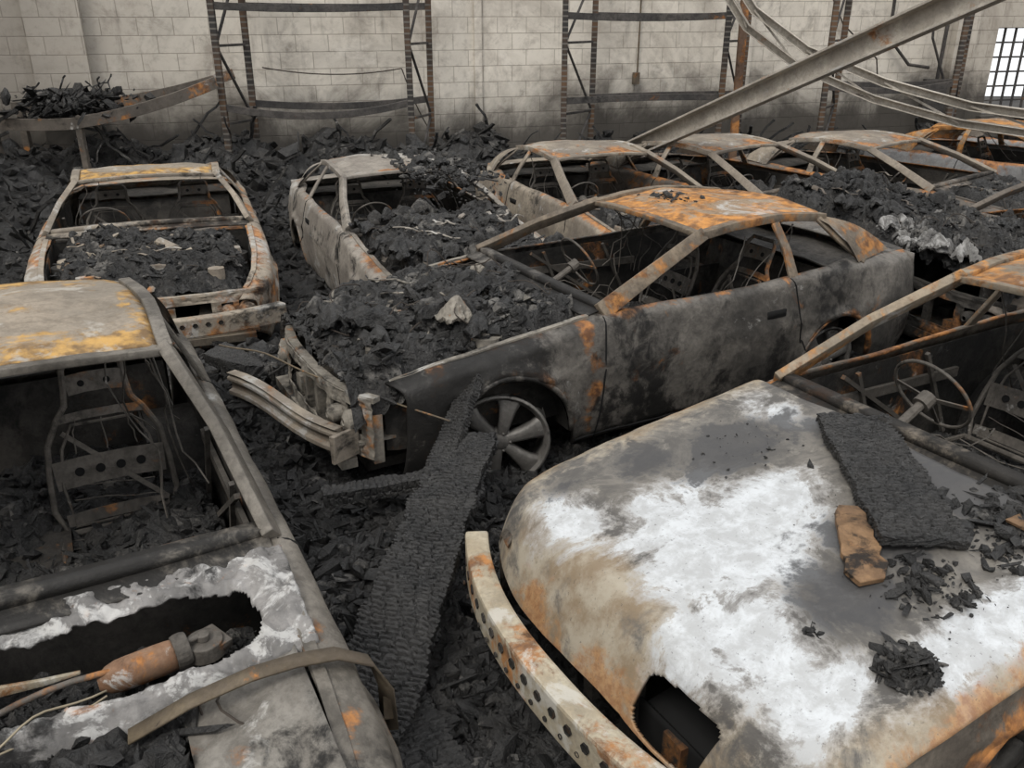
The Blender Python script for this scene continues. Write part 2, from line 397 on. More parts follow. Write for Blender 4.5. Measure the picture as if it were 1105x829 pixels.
    for sg in (-1,1):
        for c,AR in wells:
            Mx=Matrix.Rotation((-wturn if c==F else 0),3,'Z')@Matrix.Scale(-sg,3,(0,1,0))@Matrix.Scale(wsc if c==F else 1.0,3); ctr=Vector((c,sg*(hw(c)-.055),max(.262-zoff*.7,.262)+.02*(wsc-1)))
            mb.lathe([(.222,.0),(.232,.0),(.232,.012),(.205,.03),(.20,.15),(.225,.17),(.232,.17)],ctr,Mx,40)
            mb.lathe([(.205,.03),(.20,.02),(.222,.0)],ctr,Mx,40)
            mb.lathe([(0,-.0),(.035,0),(.045,.012),(.06,.02),(.06,.05)],ctr,Mx,20)
            for i in range(6):
                a=2*PI*i/6+.3; d=Vector((math.cos(a),0,math.sin(a))); e=Vector((-math.sin(a),0,math.cos(a)))
                vs=[]
                for (r,w,y,dd) in ((.03,.022,.012,.05),(.10,.028,.004,.045),(.16,.038,.010,.04),(.208,.060,.022,.03)):
                    for (sx,sy) in ((-1,0),(-.6,-.008),(.6,-.008),(1,0),(1,1),(-1,1)):
                        vs.append(ctr+Mx@(d*r+e*w*sx+Vector((0,y+(dd if sy==1 else sy),0))))
                fs=[]
                for q in range(3):
                    for j in range(6): fs.append((q*6+j,q*6+(j+1)%6,(q+1)*6+(j+1)%6,(q+1)*6+j))
                mb.add(vs,fs)
            for i in range(5):
                a=2*PI*i/5; p=ctr+Mx@Vector((.045*math.cos(a),.006,.045*math.sin(a))); 
                mb.cyl(p,p+Mx@Vector((0,-.012,0)),.008,n=6)
    mb.obj('wheels',[M[wheelmat]],root,True)
    mb=MB()
    mb.box((L*.5,0,.19),(L-.4,1.1,.05)); mb.box((2.35,0,.19),(1.6,1.56,.05))
    mb.grid(lambda u,v:(1.43+.02*fbm(u,v,seed,3),-.72+1.44*u,.2+.62*v),12,6)
    for sg in (-1,1):
        mb.grid(lambda u,v:(1.5+1.9*u,sg*(hw(1.5+1.9*u)-.10),.2+(top(2)-.24)*v),20,4)
        mb.grid(lambda u,v:(.28+1.15*u,sg*(hw(.28+1.15*u)-.15+.02*fbm(u*3,v,seed+sg)),.30+(top(.28+1.15*u)-.33)*v),20,4)
        mb.cyl((F+.05,sg*.56,.4),(F+.05,sg*.56,.735),.13,.10,24); mb.cyl((F+.05,sg*.56,.735),(F+.05,sg*.56,.755),.05,.04,16)
    mb.box((2.35,0,.28),(1.7,.26,.2)); mb.box((3.45,0,.5),(.04,1.3,.55),Matrix.Rotation(.25,3,'Y'))
    mb.grid(lambda u,v:(3.45+.5*u,-.66+1.32*v,.82+.03*fbm(u*2,v*3,seed)),6,8)
    mb.obj('floor_pan_and_firewall',[M['soot']],root,False,.01)
    mb=MB()
    mb.grid(lambda u,v:(lambda x,y:(x+wn(x,y,3).x,y,top(x)+.012+.035*(1-(y/.75)**2)-.02*abs(u-.5)))(1.41+.16*u+ .05*(1-(2*v-1)**2)*-1,-.72+1.44*v),6,24)
    mb.sweep([(1.53-.07*(1-(y/.7)**2),y,.89+.035*(1-(y/.7)**2)) for y in np.linspace(-.73,.73,17)],.05,.035)
    o=mb.obj('cowl_panel',[M[body]],root,True,.012); set_attr(o,'zs',lambda c:.5)
    # ---- greenhouse
    re=roof_end; sp_=re-rs
    rw=lambda s: rwid+float(I(s,[rs,rs+.4,re],[.535,.54,.49]))
    rz=lambda s: rh+float(I(s,[rs,rs+.2*sp_,rs+.5*sp_,re-.3*sp_,re],[1.175,1.205,1.22,1.205,1.165]))
    def roofp(u,v):
        s=rs+(re-rs)*u; y=(2*v-1)
        z=rz(s)+.035*(1-y*y)-.018*max(0,abs(y)-.9)/.1 - sag*math.sin(PI*u)*(1-y*y)*.9
        w=wn(s*1.3,y,z,.020 if sag else .012); bow_=-.05*(1-y*y)*(1-u)+.05*(1-y*y)*u
        return (s+bow_,y*rw(s),z+w.z)
    mb=MB(); mb.grid(roofp,26,28); ro=mb.obj('roof_panel',[M[roof]],root,True,.018)
    set_attr(ro,'zr',lambda c:.7*max(0,1-min(c.x-rs,re-c.x,rw(c.x)-abs(c.y))/.12)); set_attr(ro,'zs',lambda c:0)
    mb=MB()
    zt=1.175+rh; ra=.545+rwid
    for sg in (-1,1):
        A0=(1.50,sg*.735,.875);A1=((1.5+rs)/2+.0,sg*(.655+rwid*.5),.875+(zt-.875)*.55);A2=(rs,sg*ra,zt)
        mb.sweep([A0,A1,A2],[.085*pw,.07*pw,.065*pw],[.04,.04,.045],0,(0,sg,.6))
        mb.sweep([(rs-.02,sg*ra,zt-.005)]+[(s_,sg*(rw(s_)+.008),rz(s_)-.005) for s_ in np.linspace(rs+.1,re,9)],.05*pw,.05)
        xb=min(2.92,re-.1)
        mb.sweep([(xb-.02,sg*.765,.87),(xb,sg*(.66+rwid*.5),1.03+rh*.5),(xb-.02,sg*(.552+rwid),1.19+rh)],[.02]*3,[.075,.06,.06],0,(1,0,0))
        mb.sweep([(3.55,sg*.735,.89),(3.40,sg*.64,1.03+rh*.5),(re-.08,sg*(.53+rwid),1.165+rh)],[.02]*3,[.05,.045,.05],0,(1,0,0))
        def cp(u,v):
            t0=Vector((re-.10,sg*(.53+rwid),1.17+rh)).lerp(Vector((re+.02,sg*(.475+rwid),1.16+rh)),u)
            b0=Vector((3.48,sg*.75,.895)).lerp(Vector((min(4.0,L-.2),sg*.63,.905)),u)
            p=t0.lerp(b0,v); p.z+=.045*math.sin(PI*v); p.y+=sg*.02*math.sin(PI*v)
            return tuple(p)
        mb.grid(cp,6,12)
    mb.sweep([(rs-.05*(1-(y/ra)**2)-.01,y,zt-.007+.035*(1-(y/ra)**2)) for y in np.linspace(-ra,ra,15)],.06,.03)
    rb=.49+rwid
    mb.sweep([(re+.05*(1-(y/rb)**2),y,1.15+rh+.03*(1-(y/rb)**2)) for y in np.linspace(-rb,rb,13)],.06,.03)
    for x in (rs+.25*sp_,rs+.6*sp_): mb.sweep([(x,y,1.185+rh+.03*(1-(y/.5)**2)-sag*.9*(1-(y/.5)**2)-.01) for y in np.linspace(-.53,.53,9)],.05,.012)
    o=mb.obj('roof_pillars_and_rails',[M[pillar or roof]],root,True,0,.004)
    mb=MB(); ds=min(3.95,L-.28)
    mb.grid(lambda u,v:(lambda s:(s,(2*v-1)*(hw(s)-win(s)),top(s)+.0+.03*(1-(2*v-1)**2)))(ds+(L-ds)*u),8,20)
    mb.grid(lambda u,v:(L+.02*math.sin(PI*u)-.03*(2*v-1)**2,(2*v-1)*(hw(L)-.02),.28+(top(L)-.28)*u),10,20)
    mb.obj('tail_panels',[M[body]],root,True,.012)
    # ---- front structure with headlight openings
    mb=MB()
    zf=top(.12)
    if not hood:
        mb.sweep([(bw(.08,y),y,zf-.02+.006*fbm(y*3,seed,1,2)) for y in np.linspace(-.70,.70,31)],.045,.022)
        mb.sweep([(.08,y,.27) for y in np.linspace(-.62,.62,9)],.08,.05)
        def fsk(u,v):
            y=abs(-.70+1.40*v); z=.30+.33*u
            return (.42<y<.50 and .40<z<.56) or (.53<y<.64 and .42<z<.57) or (y<.36 and .37<z<.57) or (.40<y<.62 and .325<z<.37)
        mb.grid(lambda u,v:(bw(.05,-.70+1.40*v)+.012*fbm(v*6,u*3,seed,2),-.70+1.40*v,.30+.33*u),22,110,0,False,fsk)
        for sg in (-1,1):
            mb.sweep([(bw(s_,.7),sg*(hw(s_)-win(s_)-.004),top(s_)+.004+.008*fbm(s_,sg,seed,4)) for s_ in np.linspace(max(.08,sstart),1.42,28)],.028,.014)
    for y in (-.66,-.1,.1,.66): mb.box((bw(.11,y),y,.40),(.05,.045,.26))
    for sg in (-1,1):
        mb.box((.26,sg*.53,.38),(.26,.24,.012))
        if not hood:
            for (dy,rr) in ((-.07,.045),(.055,.055)):
                mb.lathe([(rr*.86,-.0),(rr,.0),(rr*.98,.06),(rr*.35,.08)],(bw(.055,.53+dy)+.02,sg*(.53+dy),.49),Matrix.Rotation(PI/2,3,'Z'),20)
        mb.sweep([(.10,sg*.30,.36),(1.4,sg*.36,.34)],.08,.11)
    o=mb.obj('radiator_support_and_headlight_buckets',[M[bay]],root,False,.008)
    if bumper:
        mb=MB(); bm=M[bumper]
        sec=[(-.5,-.5),(.5,-.5),(.5,-.28),(.30,-.2),(.30,.2),(.5,.28),(.5,.5),(-.5,.5)]
        pts=[(-.13+.17*abs(y/.8)**2.4,y,.45) for y in np.linspace(-.82,.82,33)]
        mb.sweep(pts,.09,.15,0)
        mb.obj('bumper_beam',[bm],root,False,0,.012)
        mb=MB()
        for y in np.linspace(-.72,.72,19):
            x=-.13+.17*abs(y/.8)**2.4-.046
            ang=math.atan(.17*2.4*abs(y/.8)**1.4/.8)*(1 if y>0 else -1)
            R=Matrix.Rotation(-ang,3,'Z')
            mb.lathe([(0,0),(.018,0),(.018,.006)],(x,y,.472),R@Matrix.Rotation(PI/2,3,'Z'),6)
            mb.lathe([(0,0),(.009,0),(.009,.006)],(x,y+.036,.418),R@Matrix.Rotation(PI/2,3,'Z'),8)
        mb.obj('bumper_holes',[M['soot']],root)
    if hood:
        mb=MB()
        def hp(u,v):
            u=u**1.8
            y=2*v-1; ay=abs(y); s0=.0+.16*ay**5; s=s0+(1.43-s0-.05*(1-y*y))*u
            w=(hw(s)+.006)
            z=top(s)+.018+.038*(1-y*y)
            d=s-s0
            if d<.16: q=(.16-d)/.16; z-=.17*q**2.2
            if ay>.86: z-=.055*((ay-.86)/.14)**2
            z+=.012*fbm(s,y,seed+4,1.6,3)+.004*fbm(s,y,seed+4,6,3)
            if bumper:
                e=((y+.46)/.21)**4+((u-.032)/.038)**4
                if e<1.6: z-=.012*(1.6-e)
            return (s,y*w,z)
        def sk(u,v):
            u=u**1.8; y=2*v-1; return ((y+.46)/.18)**4+((u-.032)/.030)**4<1
        mb.grid(hp,190,220,0,False,sk if bumper else None)
        mb.obj('hood_panel',[hoodmat],root,True,.014)
    else:
        def zf_(x,y):
            z=.60+bayz+.15*(x/1.4)+.12*fbm(x,y,seed*2+1,2.6)+.05*fbm(x,y,seed*3+1,7)+(.03+bayz*.4)*max(0,1-(y/.6)**2)*math.sin(PI*min(1,max(0,x/1.4)))
            return min(top(x)+.06+bayz*.9,z)-.20*max(0,(abs(y)-.56)/.1)-.06*max(0,(.30-x)/.16)
        heap_rect('engine_bay_rubble',bay_from,bayclip,-.68,.68,zf_,root,bay_n,.010,.055,sd=seed,ashth=ashth)
        mb=MB(); mw=MB()
        mb.box((.62,.05,.68+bayz),(.36,.26,.10),Matrix.Rotation(.1,3,'Z')@Matrix.Rotation(.12,3,'X')) 
        for i in range(4): mb.cyl((.50+i*.09,.05,.72+bayz),(.50+i*.09,.05,.755+bayz),.028,n=14)
        mb.cyl((.9,-.25,.66+bayz),(1.05,-.05,.76+bayz),.05,n=14); mb.cyl((.35,.4,.6+bayz),(.36,.4,.70+bayz),.06,n=18)
        mb.cyl((.33,-.42,.6),(.33,-.42,.69+bayz),.055,n=18)
        for sg in (-1,1): mb.cyl((F+.05,sg*.53,.70),(F+.05,sg*.53,.785),.10,.085,22); mb.cyl((F+.05,sg*.53,.78),(F+.05,sg*.53,.80),.035,.03,12)
        for i in range(8):
            s_=random.uniform(.03,.07); x=random.uniform(.25,1.35); y=random.uniform(-.52,.52)
            mb.lump((x,y,zf_(x,y)+.01),(s_*1.7,s_,s_*.6),rrot(),0,.35)
        for i in range(8):
            x=random.uniform(.25,1.2); y=random.uniform(-.5,.5); c=Vector((x,y,zf_(x,y)+.035)); mb.sweep(wander(c,c+Vector((random.uniform(-.3,.3),random.uniform(-.3,.3),.02)),6,.03),.02,.006)
        for i in range(wires):
            x=random.uniform(.2,1.3);y=random.uniform(-.6,.6);x2=min(1.35,max(.15,x+random.uniform(-.5,.5)));y2=max(-.6,min(.6,y+random.uniform(-.5,.5)))
            mw.tube(wander((x,y,zf_(x,y)+.04),(x2,y2,zf_(x2,y2)+.05),14,.09),.0035,5)
        if eng: mb.obj('engine_parts',[M[bay]],root,False,0,.004)
        if wires: mw.obj('engine_bay_wires',[M['wiredark']],root)
    zi=lambda x,y:.30+cabin_fill+.10*fbm(x,y,seed+9,2.2)
    heap_rect('cabin_rubble',1.48,3.4,-.70,.70,zi,root,int_n,.012,.06,res=.026,sd=seed+3)
    mb=MB(); mk=MB()
    mb.tube([(1.74,y,.76+.01*math.sin(y*9)) for y in np.linspace(-.70,.70,12)],.028,8)
    for y in (-.6,-.22,.22,.6): mb.sweep([(1.72,y,.76),(1.62,y,.5),(1.5,y,.38)],.03,.012)
    mb.box((1.70,.0,.62),(.14,.28,.22),Matrix.Rotation(.2,3,'Y'))
    for sg in (-1,1):
        for (xa,xb_) in ((1.9,2.6),(2.0,2.2),(2.5,2.75)):
            mb.sweep([(xa,sg*.70,.82),(xb_,sg*.69,.34)],.02,.02)
        mb.sweep([(1.62,sg*.715,.70),(2.8,sg*.715,.66)],.02,.05)
    if steer is not None:
        c=Vector((2.08,steer,.82)); ax=Vector((.88,0,.47)).normalized(); e1=Vector((0,1,0)); e2=ax.cross(e1)
        mb.loop([c+e1*.185*math.cos(a)+e2*.185*math.sin(a) for a in np.linspace(0,2*PI,33)[:-1]],.008,8,0,ax)
        for a in (0,PI,-PI/2): mb.sweep([c+(e1*math.cos(a)+e2*math.sin(a))*.18,c-ax*.03],.022,.006,0,ax)
        mb.cyl(c-ax*.02,c-ax*.08,.04,n=12); mb.cyl(c-ax*.05,c-ax*.45,.022,n=10)
    for (sx,sy) in seats:
        def bp(w,h,o=0):
            return (sx+.10+.28*h-o,sy+w,.36+.62*h+o*.4)
        pr=[(-.20,0),(-.24,.15),(-.235,.35),(-.22,.55),(-.17,.70),(-.13,.78),(-.12,.88),(-.115,1.0),(-.09,1.05),(.09,1.05),(.115,1.0),(.12,.88),(.13,.78),(.17,.70),(.22,.55),(.235,.35),(.24,.15),(.20,0)]
        mb.loop([bp(*q) for q in pr],.013,8,0,(1,0,0))
        mb.loop([bp(*q) for q in ((-.17,.04),(-.19,.3),(-.17,.52),(-.12,.66),(.12,.66),(.17,.52),(.19,.3),(.17,.04))],.007,6,0,(1,0,0))
        for h,th,w in ((.36,.12,.215),(.70,.035,.17),(.90,.085,.11),(.08,.05,.20)):
            mb.sweep([bp(-w,h),bp(-w*.4,h+.012),bp(w*.4,h+.012),bp(w,h)],.012,th,0,(.3,0,.9))
        Rh=Matrix.Rotation(.42,3,'Y')@Matrix.Rotation(-PI/2,3,'Z')
        for y in (-.12,-.04,.04,.12): mk.lathe([(0,0),(.019,0),(.019,.004)],bp(y,.368,.010),Rh,14)
        for y in (-.05,.05): mk.lathe([(0,0),(.014,0),(.014,.004)],bp(y,.905,.010),Rh,12)
        for q in range(3):
            mb.tube(wander(bp(-.16,.14+.1*q),bp(.16,.20+.1*q),8,.012),.003,4)
            mb.tube(wander(bp(-.12+.12*q,.48),bp(-.10+.1*q,.68),6,.01),.003,4)
        mb.sweep([bp(-.2,.1),bp(.16,.62)],.006,.02,0,(.3,0,.9))
        mb.loop([(sx+.1,sy-.23,.36),(sx-.38,sy-.22,.40),(sx-.40,sy+.22,.40),(sx+.1,sy+.23,.36)],.016,8)
        for q in range(6): mb.tube([(sx+.05-.07*q,sy-.22,.36),(sx+.05-.07*q,sy,.33),(sx+.05-.07*q,sy+.22,.36)],.004,4)
    for i in range(iw):
        y=random.uniform(-.62,.62); mb.tube(wander((1.55,y,random.uniform(.6,.86)),(random.uniform(1.7,2.4),y+random.uniform(-.2,.2),random.uniform(.35,.6)),10,.10),.004,4)
    for i in range(iw//2):
        y=random.choice((-1,1))*random.uniform(.4,.56); mb.tube(wander((random.uniform(2.4,3.2),y,1.12+rh),(random.uniform(2.4,3.2),y*1.2,random.uniform(.45,.8)),8,.06),.004,4)
    mb.obj('seat_frames_dash_and_steering_wheel',[M['seat']],root,False)
    if mk.v: mk.obj('seat_frame_holes',[M['black']],root)
    return root

cars=[]
M['pillarA']=burnt('burnt_pillar_brown',(.12,.10,.08),(.22,.175,.125),rust=.44,soot=.32,ash=.14,seed=31,rc=(.42,.19,.055))

def hood_mat():
    t=NT('ash_bleached_hood'); v=t.mp((2,5,1))
    n=t.noise(v,4,13,.70,.5); fine=t.noise(v,40,8,.7); mid=t.noise(v,12,10,.72,.3)
    grey=t.mix(t.ramp(n,.38,.62),(.085,.080,.074),(.20,.184,.16))
    grey=t.mix(t.ramp(mid,.5,.68,0,.6),grey,(.32,.295,.25))
    tan=t.mix(t.ramp(t.noise(v,7,10,.7),.38,.62),(.22,.165,.105),(.36,.32,.25))
    rim=t.mix(t.ramp(fine,.35,.65),(.24,.11,.045),(.38,.22,.10))
    nm=t.math('ADD',t.math('MULTIPLY',t.math('SUBTRACT',n,.5),.8),t.math('MULTIPLY',t.math('SUBTRACT',mid,.5),.35))
    def msk(a,k=1.1,lo=.42,hi=.56,top=1): 
        return t.ramp(t.math('ADD',t.attr(a),t.math('MULTIPLY',nm,k)),lo,hi,0,top)
    c=t.mix(msk('tan',2.0,.35,.7,.9),grey,tan)
    c=t.mix(msk('ash',2.4,.28,.50,.6),c,(.37,.365,.355))
    white=t.mix(t.ramp(mid,.36,.62),(.57,.595,.615),(.40,.41,.415))
    c=t.mix(msk('ash',2.4,.46,.60,.93),c,white)
    c=t.mix(msk('dark',1.8,.42,.62,.88),c,(.05,.05,.052))
    c=t.mix(msk('rust',2.0,.45,.70,.85),c,rim)
    c=t.mix(t.ramp(t.noise(v,80,5,.65),.60,.70,0,.6),c,(.06,.055,.05))
    return t.out(c,.6,.1,((fine,.4,.003),(mid,.4,.006)),.35)
HM=hood_mat()

# A: central coupe
A=build_car('burnt_coupe',(-1.19,4.34),29,body='carA',roof='roofA',pillar='pillarA',bay='baseA',L=4.1,roof_end=3.38,rh=-.01,bay_n=3400,bayz=.11,wheelmat='alloy',seed=1,sag=.03,int_n=900,wires=16,bow=.22,bay_from=.10,ashth=.10,iw=26,sstart=.20,pw=1.2,cabin_fill=.06,
   arf=.41,wsc=1.16,wturn=.42,zs=lambda c:max(.7*max(0,min(1,(1.35-c.x)/.3)),.8*max(0,1-abs(c.x-1.9)/.8)*max(0,(.75-c.z)/.5)),zr=lambda c:1.1*math.exp(-((c.x-1.40-.03*math.sin(c.z*14))/.06)**2)); cars.append((A,4.1))
# B: foreground right
B=build_car('burnt_coupe',(.23,2.10),30,hood=True,body='carB',roof='roofB',pillar='roofB',bay='soot',hoodmat=HM,L=4.2,seed=2,bumper='bumperB',steer=.37,int_n=900,wires=7,rs=2.40,roof_end=3.45,rh=.09,wf=.055,iw=24,pw=1.15); cars.append((B,4.2))
# C: foreground left
Cc=build_car('burnt_coupe',(-.69,.585),117.7,body='carC',roof='roofC',pillar='carC',bay='carC',L=4.1,roof_end=3.33,rh=.07,rwid=.04,bay_n=500,bayz=-.04,seed=3,int_n=3200,cabin_fill=.10,steer=None,bayclip=1.06,seats=((2.62,-.33),(2.62,.36)),wires=3,eng=False,iw=16); cars.append((Cc,4.1))
# D: back left
D=build_car('burnt_coupe',(-2.47,5.66),110,k=1.06,kx=.85,kz=.88,zoff=-.06,body='carD',roof='roofC',pillar='carD',bay='carD',L=4.1,bay_n=1600,bayz=.08,seed=4,bumper='carD',int_n=300,wires=5,roof_end=2.95,sag=.04,ashth=.05,pw=1.2); cars.append((D,3.6))
E=build_car('burnt_coupe',(-.08,5.98),114,kz=.95,zoff=-.12,body='carE',roof='carE',bay='carE',L=4.1,bay_n=2000,bayz=.19,seed=5,int_n=500,cabin_fill=.25,wires=5,ashth=.12); cars.append((E,4.1))
F_=build_car('burnt_coupe',(1.84,6.95),113,kz=.97,zoff=-.14,body='carF',roof='carF',bay='carF',L=4.1,bay_n=500,bayz=.12,seed=6,int_n=200,wires=3,pw=1.2); cars.append((F_,4.1))
G=build_car('burnt_coupe',(3.9,7.6),127,zoff=-.15,body='carG',roof='carF',bay='carG',L=4.1,bay_n=1600,bayz=.17,seed=7,int_n=200,wires=3,ashth=.15); cars.append((G,4.1))
H=build_car('burnt_coupe',(5.8,8.15),130,zoff=-.17,body='carG',roof='carF',bay='carG',L=4.1,bay_n=600,bayz=.1,seed=8,int_n=150,wires=3); cars.append((H,4.1))
I_=build_car('burnt_coupe',(8.0,9.2),134,zoff=-.14,hood=True,body='carI',roof='roofA',bay='carI',hoodmat=M['carI'],L=4.1,seed=9,int_n=100,wires=2); cars.append((I_,4.1))
J=build_car('burnt_coupe',(2.88,5.98),20,kx=.76,zoff=-.04,body='carG',roof='carF',pillar='carG',bay='soot',L=4.1,bay_n=1400,bayz=.19,seed=10,int_n=200,wires=3,ashth=-.05,bow=.3); cars.append((J,3.2))
K=build_car('burnt_coupe',(9.6,10.6),136,zoff=-.14,hood=True,body='carI',roof='roofA',pillar='carG',bay='soot',hoodmat=M['carI'],L=4.1,seed=12,int_n=60,wires=2); cars.append((K,4.1))

for o in list(bpy.data.objects):
    if o.name.startswith('hood_panel') and o.parent==B:
        me=o.data; n=len(me.vertices); at={k:np.zeros(n) for k in('ash','dark','tan','rust')}
        for i,v in enumerate(me.vertices):
            s,y=v.co.x,v.co.y
            def el(cs,cy,rs_,ry,rot=0):
                a=s-cs;b=y-cy; a,b=a*math.cos(rot)+b*math.sin(rot),-a*math.sin(rot)+b*math.cos(rot)
                return max(0,1-math.sqrt((a/rs_)**2+(b/ry)**2)*.5)
            tanz=math.exp(-((s-.06)/.13)**2-((y-.08)/.20)**2)
            at['ash'][i]=max(el(.48,.02,.30,.30),el(.74,.06,.22,.18),el(.28,-.34,.20,.20),el(.24,.40,.12,.18)*.85,el(.85,-.70,.45,.09,0)*.95,el(1.25,.55,.12,.2)*.7,el(.30,-.62,.2,.1)*.9)-.5*tanz
            at['dark'][i]=max(el(.62,-.42,.20,.17)*.95,el(.95,.40,.30,.22)*.85,el(1.30,-.2,.2,.6)*.85,el(.95,-.3,.3,.2)*.8,el(.65,.55,.2,.15)*.8,el(.35,.62,.15,.1)*.65)
            edge=min(s-.0,.84-abs(y))
            at['tan'][i]=max(.80-edge*2.2,el(.16,.15,.15,.5)*.9,.22,tanz)
            at['rust'][i]=max(0,.68-edge*5.0)
        for k_,a in at.items():
            A_=me.attributes.new(k_,'FLOAT','POINT'); A_.data.foreach_set('value',a.astype(np.float32))

mb=MB(); mb.grid(lambda u,v:(.12+.15*abs(2*v-1)**4,(2*v-1)*.72,.27+.16*u),6,30); mb.grid(lambda u,v:(.12+.16*u,-.66+.50*v,.44+.02*u),3,6); mb.obj('front_lower_panel',[M['black']],B,True,.01)

hz=lambda s:float(np.interp(s,[0,.15,.4,.9,1.5],[.58,.66,.72,.79,.865]))+.05
OB=(.23,2.10)
def bl(s,y,dz=0):
    v=Matrix.Rotation(math.radians(30),4,'Z')@Vector((s,y,0)); return (v.x+OB[0],v.y+OB[1],hz(s)+dz)
char_plank('charred_board',bl(1.38,.24,.03),bl(.94,-.42,.04),.27,.035,M['plank'],pitch=.019,cellw=.05,rough=.8,deep=1.3)
mb=MB(); 
pa=Vector(bl(.90,-.16,.045));pb=Vector(bl(.70,-.42,.02))
brd=burnt('half_burnt_wood',(.28,.17,.09),(.15,.09,.05),rust=.2,soot=.60,ash=.05,seed=40,sc=5)
mb.sweep([pa.lerp(pb,i/9)+Vector((.008*math.sin(i*3),0,.004*math.sin(i*2))) for i in range(10)],[.06,.095,.098,.108,.105,.12,.113,.125,.118,.085],.02)
pc=Vector(bl(1.27,-.52,.03)); mb.box(pc,(.11,.06,.012),Matrix.Rotation(.5,3,'Z'),0,.1)
mb.obj('broken_board',[brd],None,False,0,.003)
mb=MB()
def around(s0,y0,r,dz=0):
    def f():
        a=random.uniform(0,2*PI);q=r*random.random()**.7; s=s0+q*math.cos(a);y=y0+q*math.sin(a); return bl(s,y,dz-.012+max(0,.05*(1-q/r))*random.random())
    return f
chunks(mb,480,around(1.25,-.50,.24),.008,.055)
chunks(mb,180,around(.84,-.50,.14),.008,.045)
chunks(mb,230,around(.54,-.68,.09),.008,.04)
chunks(mb,24,around(.44,-.45,.04),.008,.025)
chunks(mb,110,around(1.0,.3,.3),.004,.016)
chunks(mb,160,around(.9,-.3,.45),.004,.018)
chunks(mb,8,around(1.02,.12,.04),.012,.035)
mb.obj('charcoal_fragments',[M['char'],M['char2']])

# ---- C extras
mb=MB()
def rec(x,y,k=1.0): return abs((x-1.20)/(.125*k))**3+(max(0,-.42-y)/(.20*k))**2.2
def cow(u,v):
    x=1.02+.40*u; y=-.74+1.48*v; z=.79+.10*(u**.6)+.02*fbm(x,y,3,8)+.014*fbm(x,y,5,22)
    e=rec(x,y,1.08)
    if e<1.25: z-=.025*(1.25-e)
    if u<.05: z-=.12
    return (x,y,z)
def csk(u,v):
    x=1.02+.40*u; y=-.74+1.48*v; return rec(x,y)+.18*fbm(x,y,2,7)<1
mb.grid(cow,80,220,0,False,csk); o=mb.obj('cowl_tray',[M['ashC']],Cc,True,.008)
set_attr(o,'zs',lambda c:.95*max(0,min(1,(c.y+.25)/.5))); set_attr(o,'zr',lambda c:.5*max(0,min(1,(c.y+.2)/.4)))
zc=lambda x,y:.68+.05*fbm(x,y,31,4)+.03*max(0,y)
heap_rect('cowl_rubble',1.05,1.36,-.62,.72,zc,Cc,700,.008,.04,ashth=.0)
mb=MB(); mb.sweep([(1.30+.006*math.sin(i),.74-.09*i,.80-.006*i+.004*math.sin(i*2)) for i in range(11)],.012,[.07,.07,.068,.066,.064,.06,.05,.04,.03,.02,.008],0); mb.obj('cowl_inner_lip',[M['bumperB']],Cc,True,0,.002)
mb=MB()
def mot(p0,p1,rs_,n=24):
    p0=Vector(p0);p1=Vector(p1);k=len(rs_); sec=[(math.cos(2*PI*i/n),math.sin(2*PI*i/n)) for i in range(n)]
    mb.sweep([p0.lerp(p1,i/(k-1)) for i in range(k)],rs_,rs_,0,(0,0,1),sec)
mot((1.20,-.20,.765),(1.215,-.40,.775),[.018,.036,.043,.044,.044,.044,.044,.043,.040])
mb.obj('wiper_motor',[M['rustbrown']],Cc,True)
mb=MB()
mot((1.215,-.39,.775),(1.22,-.43,.777),[.046,.050,.050,.046])
mb.cyl((1.22,-.47,.745),(1.22,-.47,.79),.055,.05,24); mb.cyl((1.22,-.47,.79),(1.22,-.47,.81),.018,n=12)
mb.box((1.24,-.50,.765),(.10,.05,.03),Matrix.Rotation(.4,3,'Z'),0,.1)
mb.tube(wander((1.22,-.46,.805),(1.15,.30,.76),14,.03),.009,8)
mb.obj('wiper_gearbox_and_linkage',[M['seat']],Cc,False,0,.003)
mb=MB()
for i in range(3): mb.tube(wander((1.08+.02*i,-.22,.80),(.93-.03*i,.40-.05*i,.80),16,.04),.003,5)
mb.obj('wiring',[M['wire']],Cc,True)
mb=MB()
cr=[(1.00,-.25,.74),(.985,-.40,.80),(.97,-.55,.835),(.955,-.66,.845),(.945,-.76,.835),(.945,-.85,.775),(.955,-.89,.66),(.98,-.90,.48)]
mb.sweep(cr,.05,.007,0,(0,0,1))
mb.obj('strap_band',[M['strap']],Cc,True,0,0)
mb=MB()
mb.grid(lambda u,v:(.20+.86*u,-.38-.30*v,.70+.03*u+.08*v+.012*fbm(u*3,v*3,9)),20,8)
M['shelfC']=burnt('burnt_inner_fender',(.17,.155,.135),(.24,.225,.20),rust=.18,soot=.38,ash=.3,seed=44,sc=2)
mb.obj('inner_fender_shelf',[M['shelfC']],Cc,True,.01)
heap_rect('charcoal_heap',.10,1.05,-.36,.66,lambda x,y:.69+.05*fbm(x,y,2,4),Cc,2600,.012,.07,sd=33)

# ---- A extras: detached bumper
mb=MB()
P0=Vector((-1.56,4.42,.47));P1=Vector((-.86,3.84,.40)); 
mb.sweep([P0.lerp(P1,i/8)+Vector((0,0,.02*math.sin(i*.8))) for i in range(9)],.06,.13,0,(0,0,1),[(-.5,-.5),(.5,-.5),(.5,-.3),(.1,-.25),(.1,.1),(.5,.15),(.5,.3),(.1,.35),(.5,.5),(-.5,.5)])
mb.box(P1+Vector((.03,-.03,-.01)),(.03,.15,.15),Matrix.Rotation(-.75,3,'Z'),0,.1)
mb.obj('fallen_bumper',[M['carD']],None,False,0,.004)

